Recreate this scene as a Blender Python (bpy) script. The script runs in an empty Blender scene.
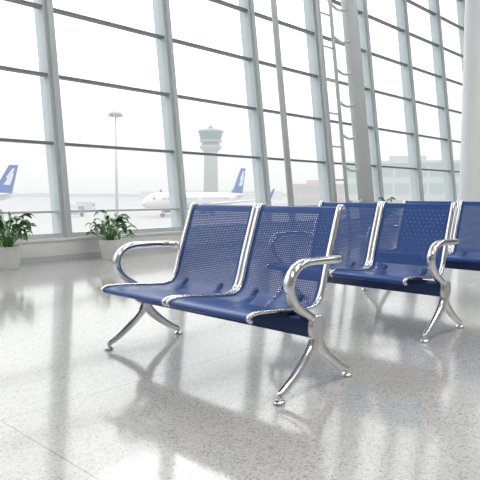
import bpy, math, random
from mathutils import Vector, Matrix
random.seed(7)
scene = bpy.context.scene
scene.view_settings.view_transform = 'Standard'
COL = scene.collection

# ------------------------------------------------------------ materials
def new_mat(name):
    m = bpy.data.materials.new(name); m.use_nodes = True
    return m, m.node_tree, m.node_tree.nodes['Principled BSDF']

def princ(name, col, rough=0.5, metal=0.0, spec=0.5, noise=0.0, nscale=30.0, coat=0.0):
    m, nt, b = new_mat(name)
    b.inputs['Base Color'].default_value = (*col, 1)
    b.inputs['Roughness'].default_value = rough
    b.inputs['Metallic'].default_value = metal
    b.inputs['Specular IOR Level'].default_value = spec
    b.inputs['Coat Weight'].default_value = coat
    if noise > 0:
        tc = nt.nodes.new('ShaderNodeTexCoord')
        n = nt.nodes.new('ShaderNodeTexNoise'); n.inputs['Scale'].default_value = nscale
        n.inputs['Detail'].default_value = 4
        nt.links.new(tc.outputs['Object'], n.inputs['Vector'])
        r = nt.nodes.new('ShaderNodeValToRGB')
        r.color_ramp.elements[0].position = 0.3; r.color_ramp.elements[1].position = 0.7
        r.color_ramp.elements[0].color = (*[c*(1-noise) for c in col], 1)
        r.color_ramp.elements[1].color = (*[min(1, c*(1+noise)) for c in col], 1)
        nt.links.new(n.outputs['Fac'], r.inputs['Fac'])
        nt.links.new(r.outputs['Color'], b.inputs['Base Color'])
    return m

def mnode(nt, op, a, b=None, c=None):
    n = nt.nodes.new('ShaderNodeMath'); n.operation = op
    for i, v in enumerate((a, b, c)):
        if v is None: continue
        if isinstance(v, (int, float)): n.inputs[i].default_value = v
        else: nt.links.new(v, n.inputs[i])
    return n.outputs[0]

HAZE = (0.87, 0.885, 0.89)  # sky-coloured glow painted into the airfield materials as haze
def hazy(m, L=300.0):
    """aerial perspective: haze painted in as emission, growing with distance from the terminal (world position)"""
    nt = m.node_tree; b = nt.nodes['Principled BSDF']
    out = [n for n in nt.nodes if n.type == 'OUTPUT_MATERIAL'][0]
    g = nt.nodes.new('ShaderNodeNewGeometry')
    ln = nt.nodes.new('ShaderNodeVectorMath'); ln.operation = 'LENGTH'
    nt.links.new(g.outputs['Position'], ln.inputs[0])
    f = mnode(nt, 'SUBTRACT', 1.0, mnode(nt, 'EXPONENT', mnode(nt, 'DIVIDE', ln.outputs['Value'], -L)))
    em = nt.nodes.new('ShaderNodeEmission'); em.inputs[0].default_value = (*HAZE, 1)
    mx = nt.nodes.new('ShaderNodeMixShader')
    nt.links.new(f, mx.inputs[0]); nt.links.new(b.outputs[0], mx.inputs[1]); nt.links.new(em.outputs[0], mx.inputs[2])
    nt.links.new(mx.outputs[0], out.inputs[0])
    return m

M_chrome = princ('chrome', (0.73, 0.73, 0.74), 0.15, 1.0)
M_blue = princ('blue_powdercoat', (0.006, 0.050, 0.22), 0.32, 0.0, 0.4)
M_beam = princ('navy_beam', (0.005, 0.030, 0.13), 0.35)
M_rubber = princ('dark_rubber', (0.03, 0.03, 0.035), 0.6)
M_frame = princ('facade_paint', (0.54, 0.59, 0.61), 0.4, 0.0, 0.5, 0.04, 3)
M_trans = princ('transom_metal', (0.18, 0.20, 0.22), 0.45)
M_white = princ('white_paint', (0.82, 0.82, 0.81), 0.5, 0, 0.5, 0.03, 5)
M_ceil = princ('ceiling_panel', (0.77, 0.78, 0.79), 0.7, 0, 0.3, 0.03, 2)
M_wall = princ('wall_plaster', (0.42, 0.42, 0.425), 0.7, 0, 0.3, 0.03, 2)
M_column = princ('column_paint', (0.62, 0.65, 0.655), 0.4, 0, 0.5, 0.03, 3)
M_pot = princ('pot_ceramic', (0.84, 0.84, 0.82), 0.35, 0, 0.5, 0.02, 10)
M_soil = princ('soil', (0.04, 0.025, 0.015), 0.95, 0, 0.2, 0.4, 60)
M_leaf = princ('leaf', (0.05, 0.18, 0.025), 0.4, 0, 0.5, 0.45, 8)
M_stem = princ('stem', (0.10, 0.24, 0.05), 0.5)
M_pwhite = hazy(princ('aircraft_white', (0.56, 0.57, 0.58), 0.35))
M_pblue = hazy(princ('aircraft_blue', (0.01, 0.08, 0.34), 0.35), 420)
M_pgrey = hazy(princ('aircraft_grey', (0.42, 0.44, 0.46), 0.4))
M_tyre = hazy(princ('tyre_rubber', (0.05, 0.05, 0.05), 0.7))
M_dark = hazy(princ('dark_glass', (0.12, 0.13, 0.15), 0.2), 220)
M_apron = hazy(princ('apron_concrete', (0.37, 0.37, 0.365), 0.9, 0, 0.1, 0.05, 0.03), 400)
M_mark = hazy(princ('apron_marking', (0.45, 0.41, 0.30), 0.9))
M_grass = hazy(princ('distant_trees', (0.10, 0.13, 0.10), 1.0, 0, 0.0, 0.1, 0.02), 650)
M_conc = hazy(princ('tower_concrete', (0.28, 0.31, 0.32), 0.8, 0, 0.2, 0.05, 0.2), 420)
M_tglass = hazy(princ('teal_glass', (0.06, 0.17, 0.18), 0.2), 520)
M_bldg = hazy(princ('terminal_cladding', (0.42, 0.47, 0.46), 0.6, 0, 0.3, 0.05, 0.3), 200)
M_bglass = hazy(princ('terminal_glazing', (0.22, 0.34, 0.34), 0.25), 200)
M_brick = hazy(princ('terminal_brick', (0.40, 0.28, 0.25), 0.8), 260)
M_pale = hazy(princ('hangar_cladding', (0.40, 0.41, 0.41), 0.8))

def make_glass():
    m = bpy.data.materials.new('window_glass'); m.use_nodes = True
    nt = m.node_tree; nt.nodes.clear()
    o = nt.nodes.new('ShaderNodeOutputMaterial'); mix = nt.nodes.new('ShaderNodeMixShader')
    t = nt.nodes.new('ShaderNodeBsdfTransparent'); t.inputs[0].default_value = (0.98, 0.99, 0.985, 1)
    g = nt.nodes.new('ShaderNodeBsdfGlossy'); g.inputs['Roughness'].default_value = 0.02
    f = nt.nodes.new('ShaderNodeFresnel'); f.inputs['IOR'].default_value = 1.3
    nt.links.new(f.outputs[0], mix.inputs[0]); nt.links.new(t.outputs[0], mix.inputs[1])
    nt.links.new(g.outputs[0], mix.inputs[2]); nt.links.new(mix.outputs[0], o.inputs[0])
    return m
M_glass = make_glass()

def make_perforated(vmax, halfw):
    m, nt, b = new_mat('perforated_blue_steel')
    b.inputs['Base Color'].default_value = (0.006, 0.060, 0.26, 1)
    b.inputs['Roughness'].default_value = 0.33
    b.inputs['Specular IOR Level'].default_value = 0.4
    uv = nt.nodes.new('ShaderNodeUVMap'); uv.uv_map = 'UVMap'
    sp = nt.nodes.new('ShaderNodeSeparateXYZ'); nt.links.new(uv.outputs[0], sp.inputs[0])
    u, v = sp.outputs[0], sp.outputs[1]
    S = 0.0115; T = S*1.732; R = 0.0022
    ds = []
    for off in (0.0, 0.5):
        fu = mnode(nt, 'FRACT', mnode(nt, 'ADD', mnode(nt, 'DIVIDE', u, S), 100+off))
        fv = mnode(nt, 'FRACT', mnode(nt, 'ADD', mnode(nt, 'DIVIDE', v, T), 100+off))
        du = mnode(nt, 'MULTIPLY', mnode(nt, 'SUBTRACT', fu, 0.5), S)
        dv = mnode(nt, 'MULTIPLY', mnode(nt, 'SUBTRACT', fv, 0.5), T)
        ds.append(mnode(nt, 'SQRT', mnode(nt, 'ADD', mnode(nt, 'MULTIPLY', du, du), mnode(nt, 'MULTIPLY', dv, dv))))
    hole = mnode(nt, 'LESS_THAN', mnode(nt, 'MINIMUM', ds[0], ds[1]), R)
    inu = mnode(nt, 'LESS_THAN', mnode(nt, 'ABSOLUTE', u), halfw-0.035)
    inv = mnode(nt, 'LESS_THAN', mnode(nt, 'ABSOLUTE', mnode(nt, 'SUBTRACT', v, vmax/2)), vmax/2-0.06)
    hole = mnode(nt, 'MULTIPLY', hole, mnode(nt, 'MULTIPLY', inu, inv))
    nt.links.new(mnode(nt, 'SUBTRACT', 1.0, hole), b.inputs['Alpha'])
    return m

def make_floor():
    m, nt, b = new_mat('terrazzo_floor')
    tc = nt.nodes.new('ShaderNodeTexCoord')
    def chips(scale, stops):
        v = nt.nodes.new('ShaderNodeTexVoronoi'); v.inputs['Scale'].default_value = scale
        nt.links.new(tc.outputs['Object'], v.inputs['Vector'])
        s = nt.nodes.new('ShaderNodeSeparateColor'); nt.links.new(v.outputs['Color'], s.inputs[0])
        r = nt.nodes.new('ShaderNodeValToRGB'); r.color_ramp.interpolation = 'CONSTANT'
        els = r.color_ramp.elements
        els[0].position = stops[0][0]; els[0].color = (*stops[0][1], 1)
        els[1].position = stops[1][0]; els[1].color = (*stops[1][1], 1)
        for p, c in stops[2:]:
            e = els.new(p); e.color = (*c, 1)
        nt.links.new(s.outputs[0], r.inputs[0])
        return r.outputs[0]
    c1 = chips(150, [(0, (0.22, 0.212, 0.20)), (0.09, (0.37, 0.36, 0.345)), (0.25, (0.52, 0.515, 0.50)), (0.75, (0.60, 0.595, 0.58))])
    c2 = chips(300, [(0, (0.29, 0.28, 0.27)), (0.10, (0.47, 0.46, 0.45)), (0.4, (0.56, 0.555, 0.54)), (0.9, (0.63, 0.625, 0.61))])
    mx = nt.nodes.new('ShaderNodeMix'); mx.data_type = 'RGBA'; mx.blend_type = 'MIX'; mx.inputs[0].default_value = 0.45
    nt.links.new(c1, mx.inputs[6]); nt.links.new(c2, mx.inputs[7])
    n = nt.nodes.new('ShaderNodeTexNoise'); n.inputs['Scale'].default_value = 0.8; n.inputs['Detail'].default_value = 3
    nt.links.new(tc.outputs['Object'], n.inputs['Vector'])
    sp = nt.nodes.new('ShaderNodeSeparateXYZ'); nt.links.new(tc.outputs['Object'], sp.inputs[0])
    TS = 2.4
    def seam(o, off):
        f = mnode(nt, 'FRACT', mnode(nt, 'ADD', mnode(nt, 'DIVIDE', mnode(nt, 'SUBTRACT', o, off), TS), 50.5))
        return mnode(nt, 'LESS_THAN', mnode(nt, 'ABSOLUTE', mnode(nt, 'SUBTRACT', f, 0.5)), 0.0022/TS*1.0)
    s = mnode(nt, 'MAXIMUM', seam(sp.outputs[0], 0.9076), seam(sp.outputs[1], 2.09))
    fac = mnode(nt, 'SUBTRACT', mnode(nt, 'ADD', 0.93, mnode(nt, 'MULTIPLY', n.outputs['Fac'], 0.12)), mnode(nt, 'MULTIPLY', s, 0.5))
    sc = nt.nodes.new('ShaderNodeVectorMath'); sc.operation = 'SCALE'
    nt.links.new(mx.outputs[2], sc.inputs[0]); nt.links.new(fac, sc.inputs['Scale'])
    nt.links.new(sc.outputs[0], b.inputs['Base Color'])
    rr = mnode(nt, 'ADD', 0.075, mnode(nt, 'MULTIPLY', n.outputs['Fac'], 0.07))
    nt.links.new(rr, b.inputs['Roughness'])
    b.inputs['Specular IOR Level'].default_value = 0.85
    b.inputs['Coat Weight'].default_value = 0.25
    b.inputs['Coat Roughness'].default_value = 0.09
    return m
M_floor = make_floor()

# ------------------------------------------------------------ mesh builder
class MB:
    def __init__(s):
        s.v = []; s.f = []; s.mi = []; s.sm = []; s.mats = []
    def m(s, mat):
        if mat not in s.mats: s.mats.append(mat)
        return s.mats.index(mat)
    def add(s, vs, fs, mat, smooth=False):
        o = len(s.v); s.v += [tuple(v) for v in vs]; k = s.m(mat)
        for f in fs:
            s.f.append([i+o for i in f]); s.mi.append(k); s.sm.append(smooth)
    def box(s, lo, hi, mat, shear=0.0, mtx=None):
        x0, y0, z0 = lo; x1, y1, z1 = hi
        vs = [(x0,y0,z0),(x1,y0,z0),(x1,y1,z0),(x0,y1,z0),(x0,y0,z1),(x1,y0,z1),(x1,y1,z1),(x0,y1,z1)]
        vs = [(x, y+shear*z, z) for x, y, z in vs]
        if mtx: vs = [mtx @ Vector(v) for v in vs]
        s.add(vs, [(0,3,2,1),(4,5,6,7),(0,1,5,4),(1,2,6,5),(2,3,7,6),(3,0,4,7)], mat)
    def tube(s, pts, radii, mat, n=12, B=None, power=2.0, cap=True):
        pts = [Vector(p) for p in pts]; N = len(pts); vs = []
        for i, p in enumerate(pts):
            t = (pts[min(i+1, N-1)]-pts[max(i-1, 0)]).normalized()
            ref = Vector(B) if B else (Vector((0,0,1)) if abs(t.z) < 0.9 else Vector((1,0,0)))
            nn = t.cross(ref).normalized(); bb = nn.cross(t).normalized()
            r = radii[i] if isinstance(radii, list) else radii
            ra, rb = r if isinstance(r, tuple) else (r, r)
            for k in range(n):
                a = 2*math.pi*k/n; c, q = math.cos(a), math.sin(a)
                c = math.copysign(abs(c)**(2/power), c); q = math.copysign(abs(q)**(2/power), q)
                vs.append(p + bb*(ra*c) + nn*(rb*q))
        fs = [(i*n+k, i*n+(k+1) % n, (i+1)*n+(k+1) % n, (i+1)*n+k) for i in range(N-1) for k in range(n)]
        s.add(vs, fs, mat, True)
        if cap:
            o = len(s.v)-len(vs); ki = s.m(mat)
            s.f.append([o+k for k in range(n)][::-1]); s.mi.append(ki); s.sm.append(False)
            s.f.append([o+(N-1)*n+k for k in range(n)]); s.mi.append(ki); s.sm.append(False)
    def lathe(s, prof, mat, c=(0,0,0), n=24, smooth=True):
        vs = []; N = len(prof)
        for r, z in prof:
            for k in range(n):
                a = 2*math.pi*k/n; vs.append((c[0]+r*math.cos(a), c[1]+r*math.sin(a), c[2]+z))
        fs = [(i*n+k, i*n+(k+1) % n, (i+1)*n+(k+1) % n, (i+1)*n+k) for i in range(N-1) for k in range(n)]
        fs += [tuple(range(n))[::-1], tuple((N-1)*n+k for k in range(n))]
        s.add(vs, fs, mat, smooth)
    def obj(s, name, loc=(0,0,0), parent=None, rotz=0.0):
        me = bpy.data.meshes.new(name); me.from_pydata(s.v, [], s.f)
        for m_ in s.mats: me.materials.append(m_)
        me.polygons.foreach_set('material_index', s.mi)
        me.polygons.foreach_set('use_smooth', s.sm); me.update()
        ob = bpy.data.objects.new(name, me); COL.objects.link(ob)
        ob.location = loc; ob.rotation_euler = (0, 0, rotz)
        if parent: ob.parent = parent
        return ob

def cr(pts, sub=6):
    out = []; n = len(pts)
    for i in range(n-1):
        p0 = pts[max(i-1, 0)]; p1 = pts[i]; p2 = pts[i+1]; p3 = pts[min(i+2, n-1)]
        for k in range(sub):
            t = k/sub
            out.append(tuple(0.5*((2*b)+(-a+c)*t+(2*a-5*b+4*c-d)*t*t+(-a+3*b-3*c+d)*t**3) for a, b, c, d in zip(p0, p1, p2, p3)))
    out.append(tuple(pts[-1])); return out

# ------------------------------------------------------------ room
XA, XB, YB = -9.0, 34.0, -13.0
FY = 6.83; TILT = 0.12; CH = 9.8
b = MB(); b.box((XA, YB, -0.3), (XB, FY+0.25, 0), M_floor); b.obj('floor')
b = MB(); b.box((XA, YB, CH), (XB, FY+TILT*CH+0.3, CH+0.3), M_ceil)
b.obj('ceiling')
b = MB(); b.box((XA-0.3, YB, 0), (XA, FY, CH), M_wall); b.obj('wall_back')
b = MB(); b.box((XA, YB-0.3, 0), (XB, YB, CH), M_wall); b.obj('wall_right')
b = MB(); b.box((XB, YB, 0), (XB+0.3, FY, CH), M_wall); b.obj('wall_far')
b = MB(); b.box((XA, FY, 0), (XB, FY+0.22, 0.25), M_white)
b.box((XA, FY-0.02, 0.25), (XB, FY+0.26, 0.28), M_white); b.obj('wall_left')
b = MB(); b.box((XA, FY-0.012, 0.0), (XB, FY, 0.06), M_column); b.obj('baseboard_left')

MX0 = 3.95; STEP = 2.06
xs = [MX0+STEP*k for k in range(-6, 14)]
rows = [0.62+0.9*k for k in range(11)]
for i, x in enumerate(xs):
    b = MB()
    b.box((x-0.075, FY+0.0, 0.28), (x+0.075, FY+0.24, CH), M_frame, shear=TILT)
    b.box((x-0.03, FY-0.05, 0.28), (x+0.03, FY+0.0, CH), M_frame, shear=TILT)
    x2 = x+STEP
    for r in rows:
        if r < CH-0.1:
            hh = 0.035 if r > 0.7 else 0.03
            b.box((x+0.075, FY+0.02, r-hh/2), (x2-0.075, FY+0.13, r+hh/2), M_trans if r > 0.7 else M_frame, shear=TILT)
    b.box((x+0.075, FY+0.02, 0.28), (x2-0.075, FY+0.14, 0.34), M_frame, shear=TILT)
    vs = [(x+0.07, FY+0.1+TILT*0.28, 0.28), (x2-0.07, FY+0.1+TILT*0.28, 0.28), (x2-0.07, FY+0.1+TILT*CH, CH), (x+0.07, FY+0.1+TILT*CH, CH)]
    b.add(vs, [(0, 1, 2, 3)], M_glass)
    b.obj('window_%d' % (i+1))

# columns
def lean(x, y, z): return (x, y+TILT*z, z)
b = MB(); b.lathe([(0.26, 0), (0.26, 0.04), (0.18, 0.06), (0.18, CH-0.1), (0.24, CH)], M_column, (9.02, 3.56, 0), 32); b.obj('round_column')
b = MB(); b.tube([lean(7.95, 6.2, 0), lean(7.95, 6.2, CH)], 0.055, M_column, 16)
b.lathe([(0.12, 0), (0.12, 0.02), (0.06, 0.04)], M_column, (7.95, 6.2, 0)); b.obj('slim_support_pole')
b = MB()   # leaning column with its attached ladder
b.tube([lean(10.03, 5.95, 0), lean(10.03, 5.95, CH)], 0.155, M_column, 28)
b.lathe([(0.24, 0), (0.24, 0.03), (0.19, 0.05)], M_column, (10.03, 5.95, 0))
for px, r in ((8.95, 0.035), (9.35, 0.035)):
    b.tube([lean(px, 5.95, 0), lean(px, 5.95, CH-0.02)], r, M_column, 12)
z = 0.5
while z < CH-0.4:
    b.tube([lean(8.95, 5.95, z), lean(9.35, 5.95, z)], 0.018, M_column, 8)
    b.tube(cr([lean(9.35, 5.95, z+0.25), lean(9.62, 5.95, z+0.18), lean(9.90, 5.95, z+0.25)], 4), 0.025, M_column, 8)
    z += 0.62
b.obj('lattice_column')

# ------------------------------------------------------------ benches
prof = cr([(0.322, 0.330), (0.337, 0.342), (0.325, 0.357), (0.27, 0.362), (0.15, 0.352), (0.0, 0.336), (-0.080, 0.334),
           (-0.132, 0.352), (-0.162, 0.40), (-0.184, 0.47), (-0.222, 0.58), (-0.262, 0.69), (-0.290, 0.764), (-0.306, 0.783), (-0.324, 0.777)], 6)
plen = [0.0]
for i in range(1, len(prof)):
    plen.append(plen[-1]+math.dist(prof[i], prof[i-1]))
SW = 0.53; HW = SW/2-0.012
M_perf = make_perforated(plen[-1], HW)

def seat_shell(parent, yc):
    vs = []; uvs = []; ny = 8
    for (f, h), l in zip(prof, plen):
        for j in range(ny+1):
            u = -HW+2*HW*j/ny
            vs.append((-f, yc+u, h)); uvs.append((u, l))
    fs = [(i*(ny+1)+j, i*(ny+1)+j+1, (i+1)*(ny+1)+j+1, (i+1)*(ny+1)+j) for i in range(len(prof)-1) for j in range(ny)]
    me = bpy.data.meshes.new('seat_shell'); me.from_pydata(vs, [], fs)
    ul = me.uv_layers.new(name='UVMap')
    for lp in me.loops: ul.data[lp.index].uv = uvs[lp.vertex_index]
    for p in me.polygons: p.use_smooth = True
    me.materials.append(M_perf)
    o = bpy.data.objects.new('seat_shell', me); COL.objects.link(o); o.parent = parent

def bench(x, y):
    e = bpy.data.objects.new('airport_waiting_bench', None); COL.objects.link(e)
    e.location = (x, y, 0)
    for k in (-1, 1):
        seat_shell(e, k*SW/2)
        b = MB()
        for q in (-1, 1):
            yy = k*SW/2+q*(SW/2-0.015)
            path = [(-f, yy, h+0.003) for f, h in prof]
            # bar is slimmer along the seat, fuller up the back
            rad = []
            for f, h in prof:
                t = min(1, max(0, (0.10-f)/0.25))
                rad.append((0.010+0.0045*t, 0.008+0.003*t))
            b.tube(path, rad, M_chrome, 12, B=(0, 1, 0), power=3.0)
        b.tube([(-0.325, k*SW/2-HW, 0.342), (-0.325, k*SW/2+HW, 0.342)], 0.010, M_blue, 10)
        b.tube([(0.310, k*SW/2-HW, 0.774), (0.310, k*SW/2+HW, 0.774)], 0.010, M_blue, 10)
        b.obj('seat_frame', parent=e)
        b = MB()   # under seat brackets
        for q in (-0.14, 0.14):
            yy = k*SW/2+q
            b.tube(cr([(-0.25, yy, 0.345), (-0.10, yy, 0.325), (0.0, yy, 0.31), (0.09, yy, 0.318), (0.15, yy, 0.365)], 4), (0.016, 0.010), M_beam, 8, B=(0, 1, 0), power=4)
        b.obj('seat_bracket', parent=e)
    b = MB()
    b.tube([(-0.015, -0.60, 0.277), (-0.015, 0.60, 0.277)], (0.042, 0.045), M_beam, 24, B=(0, 0, 1), power=6)
    b.obj('beam', parent=e)
    for s in (-1, 1):
        yy = 0.60*s
        b = MB()
        p = cr([(0.215, yy-0.055*s, 0.545), (0.190, yy-0.02*s, 0.552), (0.12, yy, 0.556), (0.0, yy, 0.560), (-0.09, yy, 0.558), (-0.15, yy, 0.535),
                (-0.185, yy, 0.49), (-0.180, yy, 0.435), (-0.14, yy, 0.385), (-0.08, yy, 0.345), (-0.035, yy, 0.315), (-0.012, yy, 0.27)], 6)
        n = len(p); rad = []
        for i in range(n):
            t = i/(n-1)
            rad.append((0.025-0.003*max(0, t-0.4), 0.0165+0.005*t))
        b.tube(p, rad, M_chrome, 18, B=(0, 1, 0), power=2.3)
        b.obj('armrest', parent=e)
        b = MB()
        b.tube([(-0.01, yy-0.024, 0.277), (-0.01, yy+0.024, 0.277)], (0.050, 0.048), M_chrome, 24, B=(0, 0, 1), power=3)
        for d in (-1, 1):
            q = cr([(0.0, 0.27), (0.006*d, 0.225), (0.032*d, 0.180), (0.090*d, 0.128), (0.165*d, 0.076), (0.230*d, 0.042), (0.247*d, 0.036)], 5)
            pts = [(a, yy, h) for a, h in q]; N = len(pts)
            rad = [(0.024-0.010*(i/(N-1)), 0.034-0.019*min(1, (i/(N-1))*1.1)) for i in range(N)]
            b.tube(pts, rad, M_chrome, 16, B=(0, 1, 0), power=2.5)
            b.lathe([(0.010, 0.012), (0.010, 0.05)], M_chrome, (0.247*d, yy, 0), 12)
            b.lathe([(0.017, 0.0), (0.017, 0.004)], M_rubber, (0.247*d, yy, 0), 20)
            b.lathe([(0.025, 0.003), (0.026, 0.008), (0.021, 0.014), (0.011, 0.018)], M_chrome, (0.247*d, yy, 0), 20)
        b.obj('leg', parent=e)
    return e
bench(2.0, 2.04)
bench(3.33, 2.06)
bench(4.66, 2.06)

# ------------------------------------------------------------ plants
def plant(x, y, H=0.24, R=0.135, nl=60, spread=0.34, tall=0.36):
    b = MB()
    b.lathe([(R*0.70, 0), (R*0.72, 0.005), (R*0.93, H*0.8), (R, H-0.01), (R, H), (R*0.9, H), (R*0.88, H-0.02)], M_pot, n=28)
    b.lathe([(R*0.89, H-0.04), (R*0.89, H-0.022)], M_soil, n=20)
    for i in range(nl):
        a = random.uniform(0, 2*math.pi); rr = spread*random.uniform(0.1, 1.0)
        top = tall*random.uniform(0.3, 1.0)*(1-0.6*(rr/spread)**2)
        base = Vector((0.03*math.cos(a), 0.03*math.sin(a), H-0.03))
        d = Vector((math.cos(a), math.sin(a), 0)); side = Vector((-d.y, d.x, 0))
        tip = base+d*rr*0.6+Vector((0, 0, top))
        mid = base+d*rr*0.22+Vector((0, 0, top*0.6))
        b.tube(cr([tuple(base), tuple(mid), tuple(tip)], 4), 0.003, M_stem, 5)
        L = random.uniform(0.12, 0.20); W = L*random.uniform(0.22, 0.30)
        droop = random.uniform(0.2, 1.0); vs = []; n = 7
        tw = random.uniform(-0.4, 0.4)
        for k in range(n+1):
            t = k/n
            c = tip+d*(L*t*(1-0.25*droop*t))+Vector((0, 0, 0.05*math.sin(t*2.0)-droop*L*0.7*t*t))
            w = W*math.sin(math.pi*min(1, t*0.93+0.05))**0.8*(1-0.25*t) if k < n else 0.001
            for q in (-1, 0, 1):
                vs.append(c+side*(q*w)+Vector((0, 0, abs(q)*w*0.35+q*w*tw)))
        fs = []
        for k in range(n):
            for q in range(2):
                fs.append((k*3+q, k*3+q+1, (k+1)*3+q+1, (k+1)*3+q))
        b.add(vs, fs, M_leaf, True)
    return b.obj('potted_plant', (x, y, 0))
plant(2.93, 6.39, 0.26, 0.15, 75, 0.34, 0.46)
plant(4.30, 6.40, 0.26, 0.15, 65, 0.34, 0.40)
plant(11.3, 6.33, 0.34, 0.17, 60, 0.34, 0.46)

# ------------------------------------------------------------ outdoors
GZ = -4.0
def cam2w(X, Z): return (0.687*X+0.727*Z, -0.727*X+0.687*Z)
b = MB(); b.add([(-1500, 8.5, GZ), (3500, 8.5, GZ), (3500, 3500, GZ), (-1500, 3500, GZ)], [(0, 1, 2, 3)], M_apron)
b.obj('airport_apron')
b = MB()
for k in range(2, 6):
    b.box((-30, 18*k, GZ), (95, 18*k+0.4, GZ+0.02), M_mark)
b.obj('apron_marking')
b = MB()
n = 80; vs = []; fs = []
for i in range(n+1):
    X = -1500+3000*i/n; h = 6+5*random.random()
    a, c = cam2w(X, 1300)
    vs += [(a, c, GZ), (a, c, GZ+h), (a+20, c+20, GZ)]
for i in range(n):
    fs += [(i*3, (i+1)*3, (i+1)*3+1, i*3+1), (i*3+1, (i+1)*3+1, (i+1)*3+2, i*3+2)]
b.add(vs, fs, M_grass); b.obj('distant_treeline')

def airplane(tail, nose):
    b = MB()
    st = [(-18.5, 0.25, 4.9), (-17, 0.6, 4.7), (-14, 1.15, 4.3), (-10, 1.75, 3.75), (-6, 1.98, 3.5), (10, 1.98, 3.5), (14, 1.95, 3.45), (16, 1.65, 3.3), (17.5, 1.1, 3.1), (18.3, 0.5, 2.95), (18.6, 0.08, 2.9)]
    st = cr(st, 3)
    b.tube([(x, 0, z) for x, r, z in st], [(max(r, 0.05), max(r, 0.05)) for x, r, z in st], M_pwhite, 24, B=(0, 1, 0))
    def slab(poly, off0, t0, mat):
        N = len(poly); vs = []
        for sgn in (-1, 1):
            for x_, h_, t_ in poly:
                vs.append((x_, off0+sgn*t_*t0, h_))
        fs = [tuple(range(N))[::-1], tuple(range(N, 2*N))]+[(i, (i+1) % N, (i+1) % N+N, i+N) for i in range(N)]
        b.add(vs, fs, mat)
    slab([(-12.5, 5.2, 1), (-17.6, 5.0, 0.6), (-19.2, 11.8, 0.3), (-17.2, 11.8, 0.4), (-14.2, 6.6, 0.8)], 0, 0.25, M_pblue)
    slab([(-15.8, 7.2, 1), (-17.3, 7.2, 1), (-18.2, 9.8, 1), (-17.6, 9.9, 1)], 0, 0.27, M_pwhite)
    slab([(-16.4, 8.9, 1), (-17.2, 8.4, 1), (-18.4, 10.9, 1), (-18.0, 11.1, 1)], 0, 0.26, M_pwhite)
    def wing(root_x, chord, y0, y1, z0, z1, sweep, tip, th, mat):
        for s in (-1, 1):
            vs = []
            for y_, x_, c_, z_, t_ in ((y0, root_x, chord, z0, th), (y1, root_x-sweep, tip, z1, th*0.35)):
                vs += [(x_, s*y_, z_), (x_-c_*0.4, s*y_, z_+t_/2), (x_-c_, s*y_, z_), (x_-c_*0.4, s*y_, z_-t_/2)]
            b.add(vs, [(0, 1, 2, 3), (7, 6, 5, 4), (0, 4, 5, 1), (1, 5, 6, 2), (2, 6, 7, 3), (3, 7, 4, 0)], mat)
    wing(5.0, 6.5, 1.5, 17.0, 2.5, 3.9, 8.5, 1.6, 0.7, M_pgrey)
    wing(-13.5, 3.4, 0.6, 6.2, 4.7, 5.2, 3.4, 1.3, 0.3, M_pgrey)
    for s in (-1, 1):
        b.add([(-3.6, s*17, 3.9), (-5.2, s*17, 3.9), (-6.0, s*17.5, 6.2), (-5.2, s*17.5, 6.2)], [(0, 1, 2, 3)], M_pblue)
        b.tube([(6.2, s*5.7, 1.75), (5.6, s*5.7, 1.75), (3.6, s*5.7, 1.8), (2.2, s*5.7, 1.9)], [(0.98, 0.98), (1.12, 1.12), (1.05, 1.05), (0.6, 0.6)], M_pblue, 18)
        b.tube([(6.22, s*5.7, 1.75), (6.1, s*5.7, 1.75)], 0.85, M_dark, 18)
        b.box((2.6, s*5.7-0.15, 2.3), (5.2, s*5.7+0.15, 3.1), M_pgrey)
        b.tube([(-1.0, s*3.4, 2.6), (-1.0, s*3.4, 0.5)], 0.15, M_pgrey, 8)
        b.tube([(-1.0, s*3.1, 0.58), (-1.0, s*3.75, 0.58)], 0.58, M_tyre, 16)
        for k in range(32):
            if k in (14, 15): continue
            xx = -9+k*0.75
            b.box((xx-0.13, s*1.93-0.06, 3.85), (xx+0.13, s*1.93+0.06, 4.2), M_dark)
        b.box((15.9, s*1.05-0.5, 3.85), (16.7, s*1.05+0.38, 4.25), M_dark)
    b.tube([(12.5, 0, 2.0), (12.5, 0, 0.4)], 0.12, M_pgrey, 8)
    b.tube([(12.5, -0.35, 0.42), (12.5, 0.35, 0.42)], 0.42, M_tyre, 14)
    t = Vector(cam2w(*tail)); n_ = Vector(cam2w(*nose)); mid = (t+n_)/2; d = n_-t
    return b.obj('passenger_airplane', (mid.x, mid.y, GZ), rotz=math.atan2(d.y, d.x))
airplane((1.0, 152), (-20.5, 122))
airplane((-52.5, 135), (-86, 120))

# control tower
a, c = cam2w(-15.1, 300)
b = MB()
b.lathe([(3.9, 0), (3.4, 27), (3.4, 28)], M_conc, n=24)
b.lathe([(3.6, 27), (5.6, 29), (5.6, 30.2)], M_conc, n=24)
b.lathe([(4.6, 30.2), (4.6, 32.0)], M_tglass, n=16, smooth=False)
b.lathe([(5.8, 32.0), (6.0, 32.8)], M_conc, n=24)
b.lathe([(5.2, 32.8), (6.3, 37.0)], M_tglass, n=16, smooth=False)
b.lathe([(6.7, 37.0), (6.7, 37.8), (3.0, 38.8)], M_conc, n=24)
b.lathe([(0.3, 38.8), (0.15, 43.5)], M_pgrey, n=8)
b.lathe([(1.2, 38.8), (1.2, 40.0), (0.3, 40.5)], M_conc, n=12)
for k in range(8):
    b.box((-0.5, -3.9, 3+k*3), (0.5, -3.2, 4.2+k*3), M_dark)
b.obj('control_tower', (a, c, GZ), rotz=0.4)

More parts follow.
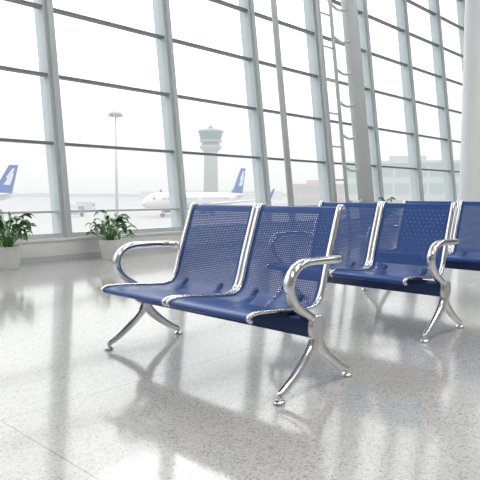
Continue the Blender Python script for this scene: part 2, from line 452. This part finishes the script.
# floodlight mast
a, c = cam2w(-25.6, 120)
b = MB(); b.lathe([(0.32, 0), (0.16, 21.5)], M_pgrey, n=12)
b.lathe([(1.1, 21.2), (1.3, 21.4), (1.3, 21.6), (0.3, 22.2)], M_pgrey, n=16)
for k in range(8):
    t = 2*math.pi*k/8
    b.box((1.15*math.cos(t)-0.25, 1.15*math.sin(t)-0.25, 20.9), (1.15*math.cos(t)+0.25, 1.15*math.sin(t)+0.25, 21.3), M_dark)
b.obj('floodlight_mast', (a, c, GZ))

# terminal buildings
def building(X, Z, W, D, H, mat, gl, ang, floors, bay):
    a, c = cam2w(X, Z); b = MB()
    b.box((-W/2, -D/2, 0), (W/2, D/2, H), mat)
    b.box((-W/2-0.5, -D/2-0.8, H), (W/2+0.5, D/2+0.5, H+0.6), mat)
    fh = H/floors; nb = int(W/bay)
    for f in range(floors):
        for k in range(nb):
            x0 = -W/2+(k+0.08)*W/nb; x1 = -W/2+(k+0.92)*W/nb
            b.box((x0, -D/2-0.12, f*fh+fh*0.22), (x1, -D/2+0.1, f*fh+fh*0.85), gl)
    b.box((-W*0.2, -D*0.2, H+0.6), (W*0.05, D*0.2, H+2.2), mat)
    b.obj('terminal_building', (a, c, GZ), rotz=ang)
FW = math.radians(43.38-90)
building(46, 150, 36, 20, 12.5, M_bldg, M_bglass, FW-0.25, 3, 4.0)
building(34, 255, 22, 15, 9, M_brick, M_dark, FW, 2, 3.0)
building(-30, 620, 150, 20, 8, M_pale, M_dark, FW, 1, 7.0)

def truck(X, Z, ang, col):
    a, c = cam2w(X, Z); b = MB()
    b.box((-3, -1.1, 0.7), (1.3, 1.1, 2.9), col)
    b.box((1.45, -1.05, 0.5), (3.1, 1.05, 1.5), M_pwhite); b.box((1.45, -1.0, 1.5), (2.7, 1.0, 2.4), M_dark)
    b.box((1.4, -1.03, 2.4), (2.6, 1.03, 2.5), M_pwhite); b.box((-3, -0.8, 0.5), (3, 0.8, 0.7), M_tyre)
    for x_ in (-2, 2.2):
        for s in (-1, 1):
            b.tube([(x_, s*0.8, 0.45), (x_, s*1.12, 0.45)], 0.45, M_tyre, 14)
    b.obj('airport_service_truck', (a, c, GZ), rotz=ang)
truck(-38, 130, -0.5, M_pwhite)
truck(-44, 165, 0.3, M_pgrey)
truck(12, 150, -0.9, M_pwhite)

# ------------------------------------------------------------ lights
w = bpy.data.worlds.new('sky'); scene.world = w; w.use_nodes = True
nt = w.node_tree; bg = nt.nodes['Background']
tc = nt.nodes.new('ShaderNodeTexCoord'); sp = nt.nodes.new('ShaderNodeSeparateXYZ')
rp = nt.nodes.new('ShaderNodeValToRGB')
rp.color_ramp.elements[0].position = 0.0; rp.color_ramp.elements[0].color = (0.37, 0.375, 0.375, 1)
rp.color_ramp.elements[1].position = 0.45; rp.color_ramp.elements[1].color = (0.97, 0.985, 1.0, 1)
e = rp.color_ramp.elements.new(0.10); e.color = (0.45, 0.455, 0.455, 1)
nt.links.new(tc.outputs['Generated'], sp.inputs[0]); nt.links.new(sp.outputs[2], rp.inputs[0])
nt.links.new(rp.outputs[0], bg.inputs[0]); bg.inputs[1].default_value = 2.55

s = bpy.data.lights.new('sun', 'SUN'); s.energy = 0.5; s.angle = math.radians(26); s.color = (1, 0.96, 0.91)
so = bpy.data.objects.new('sun', s); COL.objects.link(so)
so.rotation_euler = Vector((0.60, 0.70, 0.70)).to_track_quat('Z', 'Y').to_euler()

for lx in (-4, 3, 10, 18):
    for ly in (-7, 0):
        l = bpy.data.lights.new('ceiling_fill', 'AREA'); l.shape = 'RECTANGLE'; l.size = 3.5; l.size_y = 1.5; l.energy = 190  # added fill lamps under the unseen ceiling, brightening the hall
        l.color = (1.0, 0.98, 0.95)
        o = bpy.data.objects.new('ceiling_fill', l); COL.objects.link(o); o.location = (lx, ly, CH-0.05)

# ------------------------------------------------------------ camera
cd = bpy.data.cameras.new('camera'); cam = bpy.data.objects.new('camera', cd); COL.objects.link(cam)
cd.sensor_width = 36; cd.lens = 36*576/480; cd.clip_end = 6000; cd.clip_start = 0.05
cam.location = (0, 0, 0.84)
cam.rotation_euler = (math.radians(90-4.47), 0, math.radians(43.38-90))
scene.camera = cam
